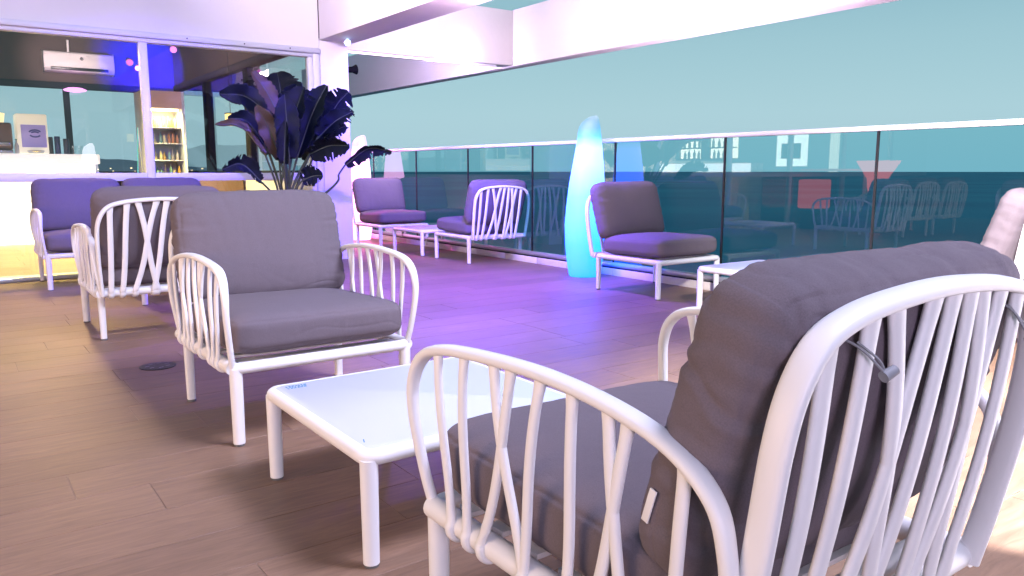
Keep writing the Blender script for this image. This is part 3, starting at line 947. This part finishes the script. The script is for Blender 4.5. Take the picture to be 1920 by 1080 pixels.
def add_legs(root, hx, hy, cx=0.0, flat_rear=True, h=.29):
    for sx in (-1, 1):
        for sy in (1, -1):
            fl = flat_rear and sy < 0
            l = ob('leg', get_mesh('leg%d%.2f' % (fl, h), lambda: leg_mesh(h=h, flat=fl)), root)
            l.location = (cx + sx * hx, sy * hy, 0)
            ob('foot', get_mesh('foot', foot_mesh), l)


def seat_cushion(root, cx=0.0, q=34, seed=1, rz=0):
    me = get_mesh('seatc%d_%d' % (q, seed), lambda: cushion_mesh('seat_cushion', .352, .345, .083, n=q, seed=seed, wrinkle=.6, nx=11, nz=4.6, crown=.16))
    o = ob('seat_cushion', me, root); o.location = (cx, .020, .394); o.rotation_euler = (R(1.5), 0, rz)
    return o


def back_cushion(root, cx=0.0, q=34, seed=2, tilt=17, dy=0, dz=0, rot=0):
    me = get_mesh('backc%d_%d' % (q, seed), lambda: cushion_mesh('back_cushion', .366, .245, .092, n=q, seed=seed, wrinkle=1.1, nx=8.0, nz=3.4, crown=.18, back=True))
    o = ob('back_cushion', me, root); o.location = (cx, -.358 + dy, .668 + dz)
    o.rotation_euler = (R(90 + tilt), R(rot), 0)
    return o


def frame_loop(hx, hy, cx=0):
    return MB().sweep([(p[0] + cx, p[1], p[2]) for p in corner_loop(hx, hy, .03, .290)], (.0215, .0215), n=14, closed=True).mesh('seat_frame', M_WHITE)


def support(root, cx=0):
    def f():
        m = MB()
        for k in range(6):
            m.box(-.32, .32, -.30 + k * .11, -.30 + k * .11 + .05, .292, .302)
        return m.mesh('seat_support', M_WHITE, smooth=False)
    o = ob('seat_support', get_mesh('support', f), root); o.location.x = cx


def make_seat(name, label, cat, arms=(1, 1), modules=1, q=34, seed=1, group='lounge seats on the terrace'):
    r = empty(name, label=label, cat=cat, group=group)
    W = .70
    for k in range(modules):
        cx = (k - (modules - 1) / 2) * .745
        ob('seat_frame', get_mesh('frame%.2f' % cx, lambda: frame_loop(.352, .352, cx)), r)
        add_legs(r, .345, .345, cx)
        support(r, cx)
        build_back(r, cx)
        seat_cushion(r, cx, q, seed + k)
        back_cushion(r, cx, q, seed + 5 + k)
    ex = (modules - 1) / 2 * .745
    if arms[0]: build_arm(r, -1, -ex)
    if arms[1]: build_arm(r, 1, ex)
    return r


def place(o, x, y, rz): o.location = (x, y, 0); o.rotation_euler = (0, 0, R(rz)); return o


# near armchair, facing north (away from us to the left)
N = make_seat('armchair', 'large foreground lounge armchair seen from behind at the right, slatted white back and arm', 'armchair', q=78, seed=3)
place(N, 1.145, 1.03, 0)
for c in N.children:
    if c.name.startswith('back_cushion'): c.location.z -= .03
for c in N.children:
    if c.name.startswith('back_cushion'):
        MB().box(-.354, -.346, -.015, .015, -.02, .02)
        tg = MB().box(-.3735, -.3705, -.150, -.095, -.035, -.022).build('care_tag', M_TAG, c, bevel=.0008)
# cords with toggles on its back
for sx, hz, ln in ((-.235, .50, .032), (.20, .505, .045)):
    p0 = panel_pt(sx, hz)
    cpts = catmull([p0 + Vector((0, .035, .01)), p0 + Vector((.010, -.008, -.005)), p0 + Vector((.03, -.028, -ln)), p0 + Vector((.045, -.026, -ln - .01)),
                    p0 + Vector((.030, -.026, -ln + .01)), p0 + Vector((.014, -.004, .0))], 5)
    cord = MB().sweep(cpts, (.0018, .0018), n=8).build('tie_cord', M_CORD, N)
    MB().cyl(p0 + Vector((.035, -.030, -ln - .012)), p0 + Vector((.055, -.034, -ln - .004)), .008, .007, 14).build('toggle', M_CORD, cord)

A = make_seat('armchair', 'lounge armchair facing us across the nearest low table, arms of curved white slats', 'armchair', q=56, seed=8)
place(A, 1.145, 3.165, 180)
C1 = make_seat('armchair', 'lounge armchair with its slatted back to us, between the facing armchair and the sofa', 'armchair', q=30, seed=1)
place(C1, 1.04, 5.47, 0)
SF = make_seat('sofa', 'two seat lounge sofa in front of the glazed bar front, lit blue', 'sofa', modules=2, q=30, seed=1)
place(SF, 1.37, 7.90, 180)
for c in SF.children:
    if c.name.startswith('back_cushion'): c.location.z += .025
CY = make_seat('lounge_chair', 'armless lounge chair beside the cyan lamp by the glass railing', 'lounge chair', arms=(0, 0), q=34, seed=6)
place(CY, 4.80, 4.55, 180)


def copy_seat(src, x, y, rz, label):
    c = copy_tree(src); place(c, x, y, rz); c['label'] = label; return c


copy_seat(CY, 4.87, 9.50, 180, 'farthest armless lounge chair, in front of the pink white lamp')
copy_seat(CY, 4.89, 7.42, 0, 'armless lounge chair with slatted back to us, beside the small far table by the railing')
copy_seat(CY, 4.82, 2.17, 0, 'lounge chair cut off by the right edge, beyond the foreground armchair')
for i, (x, y, rz) in enumerate(((-1.6, 6.4, 0), (-2.5, 6.4, 0))):
    copy_seat(C1, x, y, rz, ['armchair left of the view, mirrored in the railing glass beside the red glow',
                             'armchair farther left of the view, mirrored at the right of the red glow'][i])


def make_table(label, print_=False):
    r = empty('low_table', label=label, cat='table', group='low white lounge tables')
    H2 = .355

    def top():
        pl = [(p[0], p[1]) for p in corner_loop(.352, .352, .03, 0)]
        m = MB(); n = len(pl)
        vs = [(x, y, .292) for x, y in pl] + [(x, y, .309) for x, y in pl] + [(x * .985, y * .985, .3115) for x, y in pl]
        m.add(vs, [tuple(range(n - 1, -1, -1)), tuple(range(2 * n, 3 * n))] + [(a * n + i, a * n + (i + 1) % n, (a + 1) * n + (i + 1) % n, (a + 1) * n + i) for a in (0, 1) for i in range(n)])
        return m.mesh('table_top', M_TOP)
    tt = ob('table_top', get_mesh('ttop', top), r)
    ob('table_frame', get_mesh('tframe', lambda: MB().sweep(corner_loop(H2 + .003, H2 + .003, .032, .290), (.0215, .0215), n=16, closed=True).mesh('table_frame', M_WHITE)), r)
    for sx in (-1, 1):
        for sy in (-1, 1):
            l = ob('leg', get_mesh('tleg', lambda: leg_mesh(h=.285)), r)
            l.location = (sx * .352, sy * .352, 0)
            ob('foot', get_mesh('foot', foot_mesh), l)
    if print_:
        m = MB()
        for row in range(3):
            x = -.322
            while x < -.262:
                w_ = rnd.uniform(.004, .010)
                m.box(x, x + w_, .325 - row * .012 - .008, .325 - row * .012, .3117, .3119)
                x += w_ + rnd.uniform(.002, .005)
        m.build('printed_mark', M_BLUEINK, tt, smooth=False)
        m = MB().box(-.012, .012, -.0015, .0015, 0, .0002)
        k = m.build('ink_dash', M_BLUEINK, tt, smooth=False); k.location = (-.335, -.29, .3117); k.rotation_euler = (0, 0, R(70))
    return r


T1 = make_table('low white table in the foreground between the two large armchairs, small blue print on it', True)
place(T1, 1.155, 2.075, 0)
TA = make_table('low white table at the right, half hidden behind the foreground cushion')
place(TA, 4.80, 3.43, 0)
for x, y, lab in ((4.88, 8.42, 'small low white table between the two farthest chairs by the railing'),
                  (1.50, 6.65, 'low white table in front of the sofa, mostly hidden behind the armchair')):
    c = copy_tree(TA); place(c, x, y, 0); c['label'] = lab


# ------------------------------------------------------------------ glowing lamps
def lamp_shell(name):
    rows = [(0, .140, 0), (.015, .150, 0), (.12, .168, 0), (.28, .186, 0), (.495, .197, .002), (.68, .186, .006), (.88, .169, .012), (1.08, .144, .022), (1.26, .120, .029), (1.36, .108, .029),
            (1.415, .099, .032), (1.455, .083, .041), (1.485, .062, .056), (1.505, .040, .070), (1.515, .020, .079), (1.517, .004, .082)]
    m = MB(); n = 40; vs = []; fs = []
    for z, r, dx in rows:
        for k in range(n):
            th = 2 * math.pi * k / n
            vs.append((dx + r * math.cos(th), r * math.sin(th) * .92, z))
    for i in range(len(rows) - 1):
        for k in range(n):
            k2 = (k + 1) % n
            fs.append((i * n + k, i * n + k2, (i + 1) * n + k2, (i + 1) * n + k))
    fs.append(tuple(range(n - 1, -1, -1))); fs.append(tuple((len(rows) - 1) * n + k for k in range(n)))
    return m.add(vs, fs)


def lamp_mat(name, stops):
    """lit plastic shell: light from the bulb inside is strongest at its height"""
    m = bpy.data.materials.new(name); m.use_nodes = True
    n = m.node_tree.nodes; l = m.node_tree.links
    b = n['Principled BSDF']; b.inputs['Base Color'].default_value = (.12, .12, .12, 1); b.inputs['Roughness'].default_value = .5
    t = n.new('ShaderNodeTexCoord'); s = n.new('ShaderNodeSeparateXYZ'); l.new(t.outputs['Object'], s.inputs[0])
    mr = n.new('ShaderNodeMapRange'); mr.inputs[1].default_value = 0; mr.inputs[2].default_value = 1.52
    l.new(s.outputs['Z'], mr.inputs[0])
    cr = n.new('ShaderNodeValToRGB'); e = cr.color_ramp.elements
    e[0].position = stops[0][0]; e[0].color = (*stops[0][1], 1); e[1].position = stops[-1][0]; e[1].color = (*stops[-1][1], 1)
    for p, c in stops[1:-1]:
        k = e.new(p); k.color = (*c, 1)
    l.new(mr.outputs[0], cr.inputs[0]); l.new(cr.outputs[0], b.inputs['Emission Color'])
    b.inputs['Emission Strength'].default_value = 1.0
    return m


def floor_lamp(x, y, label, stops, strength, rz=0, s=1.0):
    m = lamp_mat('lamp_glow', stops); m.node_tree.nodes['Principled BSDF'].inputs['Emission Strength'].default_value = strength
    t = empty('floor_lamp', (x, y, 0), rz, label, 'lamp', 'tall glowing lamps by the railing')
    lamp_shell('lamp_shell').build('lamp_shade', m, t)
    MB().cyl((0, 0, .0005), (0, 0, .012), .13, .13, 28).build('base', M_FOOT, t)
    t.scale = (s, s, s)
    return t


floor_lamp(4.93, 5.62, 'tall glowing cyan lamp on the terrace floor beside the lounge chair',
           [(0, (.0, .60, 9.)), (.2, (.01, .80, 13.)), (.5, (.20, 1.05, 12.)), (.70, (.65, 1.3, 8.0)), (.80, (.75, 1.3, 5.0)), (.87, (.08, .75, 1.5)), (.92, (.09, .50, .85)), (.97, (.14, .45, .62)), (1, (.25, .52, .65))], 1.0, R(-35.9))
floor_lamp(4.92, 10.62, 'tall glowing pink white lamp behind the farthest lounge chair',
           [(0, (3.2, 1.2, 2.8)), (.3, (3.5, 1.5, 3.0)), (.85, (2.6, 1.3, 2.4)), (.90, (.85, .6, .85)), (1, (.85, .62, .80))], 1.0, R(-35.9))
floor_lamp(2.20, 0.25, 'bright white lamp just outside the right edge, lighting the floor',
           [(0, (1, .90, 1)), (1, (1, .90, 1))], 7.0)

# red glowing objects left of the view (their reflections show in the railing glass)
t = empty('glowing_planter', (-1.95, 6.9, 0), 0, 'red pink glowing conical planter standing left of the view, mirrored in the glass', 'planter')
MB().lathe([(.10, 0), (.12, .5), (.16, .88), (.34, 1.17), (.32, 1.17)], n=28).build('shell', emis('red_shell', (1.0, .22, .22), 4.5), t)
MB().cyl((0, 0, .0), (0, 0, .01), .14, .14, 20).build('base', M_FOOT, t)
t = empty('bar_table', (-2.2, 7.6, 0), 0, 'high bar table with red lit top left of the view, mirrored in the glass', 'table')
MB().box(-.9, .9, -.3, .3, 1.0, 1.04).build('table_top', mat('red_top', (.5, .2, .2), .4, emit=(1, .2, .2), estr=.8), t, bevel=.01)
for sx in (-.85, -.6): MB().cyl((sx, 0, .0), (sx, 0, 1.0), .03, .03, 12).build('leg', M_FRAME, t)
t = empty('glowing_cube', (-1.9, 8.0, 0), 0, 'red glowing cube seat left of the view, mirrored in the glass', 'cube lamp')
MB().box(-.2, .2, -.2, .2, .36, .86).build('shell', emis('red_cube', (1.0, .12, .10), 2.6), t, bevel=.03, seg=3)
MB().box(-.16, .16, -.16, .16, .0, .36).build('base', M_BLACK, t, bevel=.01)

# ------------------------------------------------------------------ broad leaved plant
CAMP = Vector((0, 0, 1.0)); AZ = R(35.9); TL = R(8.54); FF = 1458.


def at(u, v, Y):
    x = (u - 960) / FF; z = -(v - 540) / FF
    y2 = math.cos(TL) + z * math.sin(TL); z2 = -math.sin(TL) + z * math.cos(TL)
    d = Vector((x * math.cos(AZ) + y2 * math.sin(AZ), -x * math.sin(AZ) + y2 * math.cos(AZ), z2))
    return CAMP + d * (Y / d.y)


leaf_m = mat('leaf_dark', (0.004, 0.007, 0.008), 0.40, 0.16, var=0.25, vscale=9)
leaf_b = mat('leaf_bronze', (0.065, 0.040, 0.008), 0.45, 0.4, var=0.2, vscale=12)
stem_m = mat('leaf_stalk', (0.055, 0.07, 0.035), 0.45)
for m_ in (leaf_m, leaf_b):
    n_ = m_.node_tree.nodes; l_ = m_.node_tree.links
    uvn = n_.new('ShaderNodeUVMap'); wv = n_.new('ShaderNodeTexWave'); wv.bands_direction = 'X'
    wv.inputs['Scale'].default_value = 9; wv.inputs['Distortion'].default_value = .6
    l_.new(uvn.outputs[0], wv.inputs['Vector'])
    bp = n_.new('ShaderNodeBump'); bp.inputs['Strength'].default_value = .5; bp.inputs['Distance'].default_value = .004
    l_.new(wv.outputs['Fac'], bp.inputs['Height']); l_.new(bp.outputs[0], n_['Principled BSDF'].inputs['Normal'])

ROOT = Vector((2.72, 7.58, .42))
plant = empty('broad_leaved_plant', (2.72, 7.58, 0), 0, 'dark bird of paradise plant with torn paddle leaves beside the column', 'plant')


def leaf(base, tip, width, roll, sag=.08, fold=.35, m=None, tear=0, via=None, seed=0):
    rr = random.Random(seed)
    b, tp = Vector(base), Vector(tip)
    O = plant.location
    mid = (b + tp) / 2 + Vector((0, 0, sag * (tp - b).length))
    sp = catmull([b, mid, tp], 16); N = len(sp)
    L = (tp - b).length
    view = (b - CAMP).normalized()
    K = 7
    vs = []; fs = []; uv = []
    axis = (tp - b).normalized()
    nrm0 = (-view - axis * (-view).dot(axis)).normalized()
    nrm0 = Matrix.Rotation(R(roll), 3, axis) @ nrm0
    edge = [rr.uniform(-1, 1) for _ in range(N)]
    for i, p in enumerate(sp):
        t = i / (N - 1)
        tan = (sp[min(i + 1, N - 1)] - sp[max(i - 1, 0)]).normalized()
        nr = (nrm0 - tan * nrm0.dot(tan)).normalized(); sd = tan.cross(nr)
        wd = width * .5 * (math.sin(math.pi * min(1, (t * .93 + .05)) ** .85) ** .62)
        for s in range(-K, K + 1):
            f = s / K
            ww = wd * (1 + (.12 * edge[i] if abs(f) > .7 else 0))
            q = p + sd * (ww * f * math.cos(fold * abs(f) * 1.2)) + nr * (ww * abs(f) * math.sin(fold)) + nr * (.012 * math.sin(t * 17 + seed) * abs(f) * wd / .1)
            vs.append(q - O); uv.append((t * 6, f))
    C = 2 * K + 1
    torn = [((rr.randint(2, 5) if rr.random() < tear * .22 else 0), (rr.randint(2, 5) if rr.random() < tear * .22 else 0)) for _ in range(N)]
    for i in range(N - 1):
        for s in range(C - 1):
            if 2 < i < N - 2 and (s < torn[i][0] or C - 2 - s < torn[i][1]): continue
            fs.append((i * C + s, i * C + s + 1, (i + 1) * C + s + 1, (i + 1) * C + s))
    me = bpy.data.meshes.new('leaf'); me.from_pydata([tuple(v) for v in vs], [], fs)
    ul = me.uv_layers.new(name='UVMap')
    for lp in me.loops: ul.data[lp.index].uv = uv[lp.vertex_index]
    me.materials.append(m or leaf_m)
    me.polygons.foreach_set('use_smooth', [True] * len(me.polygons)); me.update()
    o = bpy.data.objects.new('leaf', me); COL.objects.link(o); o.parent = plant
    sol = o.modifiers.new('thickness', 'SOLIDIFY'); sol.thickness = .0015
    # midrib and stalk
    rb = MB().sweep([q - O + nrm0 * .001 for q in sp], [(.007 * (1 - .85 * i / N), .006 * (1 - .85 * i / N)) for i in range(N)], n=8)
    st0 = ROOT + Vector((rr.uniform(-.07, .07), rr.uniform(-.06, .06), 0))
    cpts = via or []
    dirn = (sp[1] - sp[0]).normalized()
    pth = catmull([st0] + [Vector(c) for c in cpts] + ([(st0 + b) / 2 + Vector((0, 0, .06)) - dirn * .05] if not cpts else []) + [b, b + dirn * .02], 7)
    rb.sweep([q - O for q in pth], [(.013 - .006 * i / len(pth), .012 - .006 * i / len(pth)) for i in range(len(pth))], n=8)
    rb.build('stalk', stem_m, o)


def zp(X, Y): return 380 + X / 4.5, 120 + Y / 4.5


def LF(tip, base, wpx, roll, depth=(7.6, 7.6), m=None, **k):
    b = at(*zp(*base), depth[0]); t_ = at(*zp(*tip), depth[1])
    leaf(b, t_, wpx / 4.5 / 1458 * (b - CAMP).length * 1.45, roll, m=m, **k)


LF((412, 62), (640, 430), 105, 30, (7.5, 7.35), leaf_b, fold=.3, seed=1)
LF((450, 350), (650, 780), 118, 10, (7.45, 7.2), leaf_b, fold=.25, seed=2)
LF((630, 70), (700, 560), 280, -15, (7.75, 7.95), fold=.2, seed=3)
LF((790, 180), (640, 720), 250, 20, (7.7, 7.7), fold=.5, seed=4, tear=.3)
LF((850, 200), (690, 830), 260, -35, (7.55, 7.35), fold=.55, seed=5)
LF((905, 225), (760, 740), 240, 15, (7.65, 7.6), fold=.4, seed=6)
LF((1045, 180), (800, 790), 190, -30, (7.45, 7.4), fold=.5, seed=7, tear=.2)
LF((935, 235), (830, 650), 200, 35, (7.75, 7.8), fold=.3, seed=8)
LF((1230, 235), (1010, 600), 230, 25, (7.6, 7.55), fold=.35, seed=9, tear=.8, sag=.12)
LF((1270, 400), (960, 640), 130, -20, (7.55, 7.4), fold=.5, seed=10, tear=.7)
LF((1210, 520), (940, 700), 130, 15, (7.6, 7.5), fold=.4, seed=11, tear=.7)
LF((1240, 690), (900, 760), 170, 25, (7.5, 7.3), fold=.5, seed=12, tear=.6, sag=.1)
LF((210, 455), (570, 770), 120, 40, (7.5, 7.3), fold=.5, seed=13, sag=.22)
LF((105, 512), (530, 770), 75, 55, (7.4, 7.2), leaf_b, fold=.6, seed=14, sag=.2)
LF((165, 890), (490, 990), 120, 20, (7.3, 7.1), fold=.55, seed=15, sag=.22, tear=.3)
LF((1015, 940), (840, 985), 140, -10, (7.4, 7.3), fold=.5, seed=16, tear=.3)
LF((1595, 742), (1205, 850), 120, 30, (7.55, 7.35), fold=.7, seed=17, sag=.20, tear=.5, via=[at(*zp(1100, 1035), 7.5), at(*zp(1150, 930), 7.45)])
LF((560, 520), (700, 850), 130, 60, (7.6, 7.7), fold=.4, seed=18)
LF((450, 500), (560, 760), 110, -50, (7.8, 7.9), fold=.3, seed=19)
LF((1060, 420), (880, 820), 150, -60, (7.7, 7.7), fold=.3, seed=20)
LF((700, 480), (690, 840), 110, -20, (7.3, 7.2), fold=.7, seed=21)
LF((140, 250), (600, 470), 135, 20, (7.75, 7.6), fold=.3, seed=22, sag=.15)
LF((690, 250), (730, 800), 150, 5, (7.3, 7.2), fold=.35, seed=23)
MB().lathe([(.17, 0), (.19, .02), (.24, .42), (.25, .45), (.225, .45), (.22, .42)], n=32).build('pot', M_POT, plant)
MB().lathe([(.001, .425), (.221, .42)], n=28, cap=False).build('soil', M_SOIL, plant)

# ------------------------------------------------------------------ floor drain
t = empty('drain_cover', (.815, 4.255, 0.0005), R(20), 'round dark metal drain cover set in the plank floor', 'drain')
MB().lathe([(.088, 0), (.088, .003), (.084, .004), (.001, .004)], n=40, cap=False).build('plate', M_DRAIN, t)
m = MB()
for k in range(7):
    a = R(k * 360 / 7)
    m.box(.03 * math.cos(a) + .02 * math.cos(a) - .012, .05 * math.cos(a) + .012, .05 * math.sin(a) - .004, .05 * math.sin(a) + .004, .0042, .0052)
m.build('raised_mark', mat('worn_metal', (.30, .28, .33), .35, metal=.6), t, smooth=False)
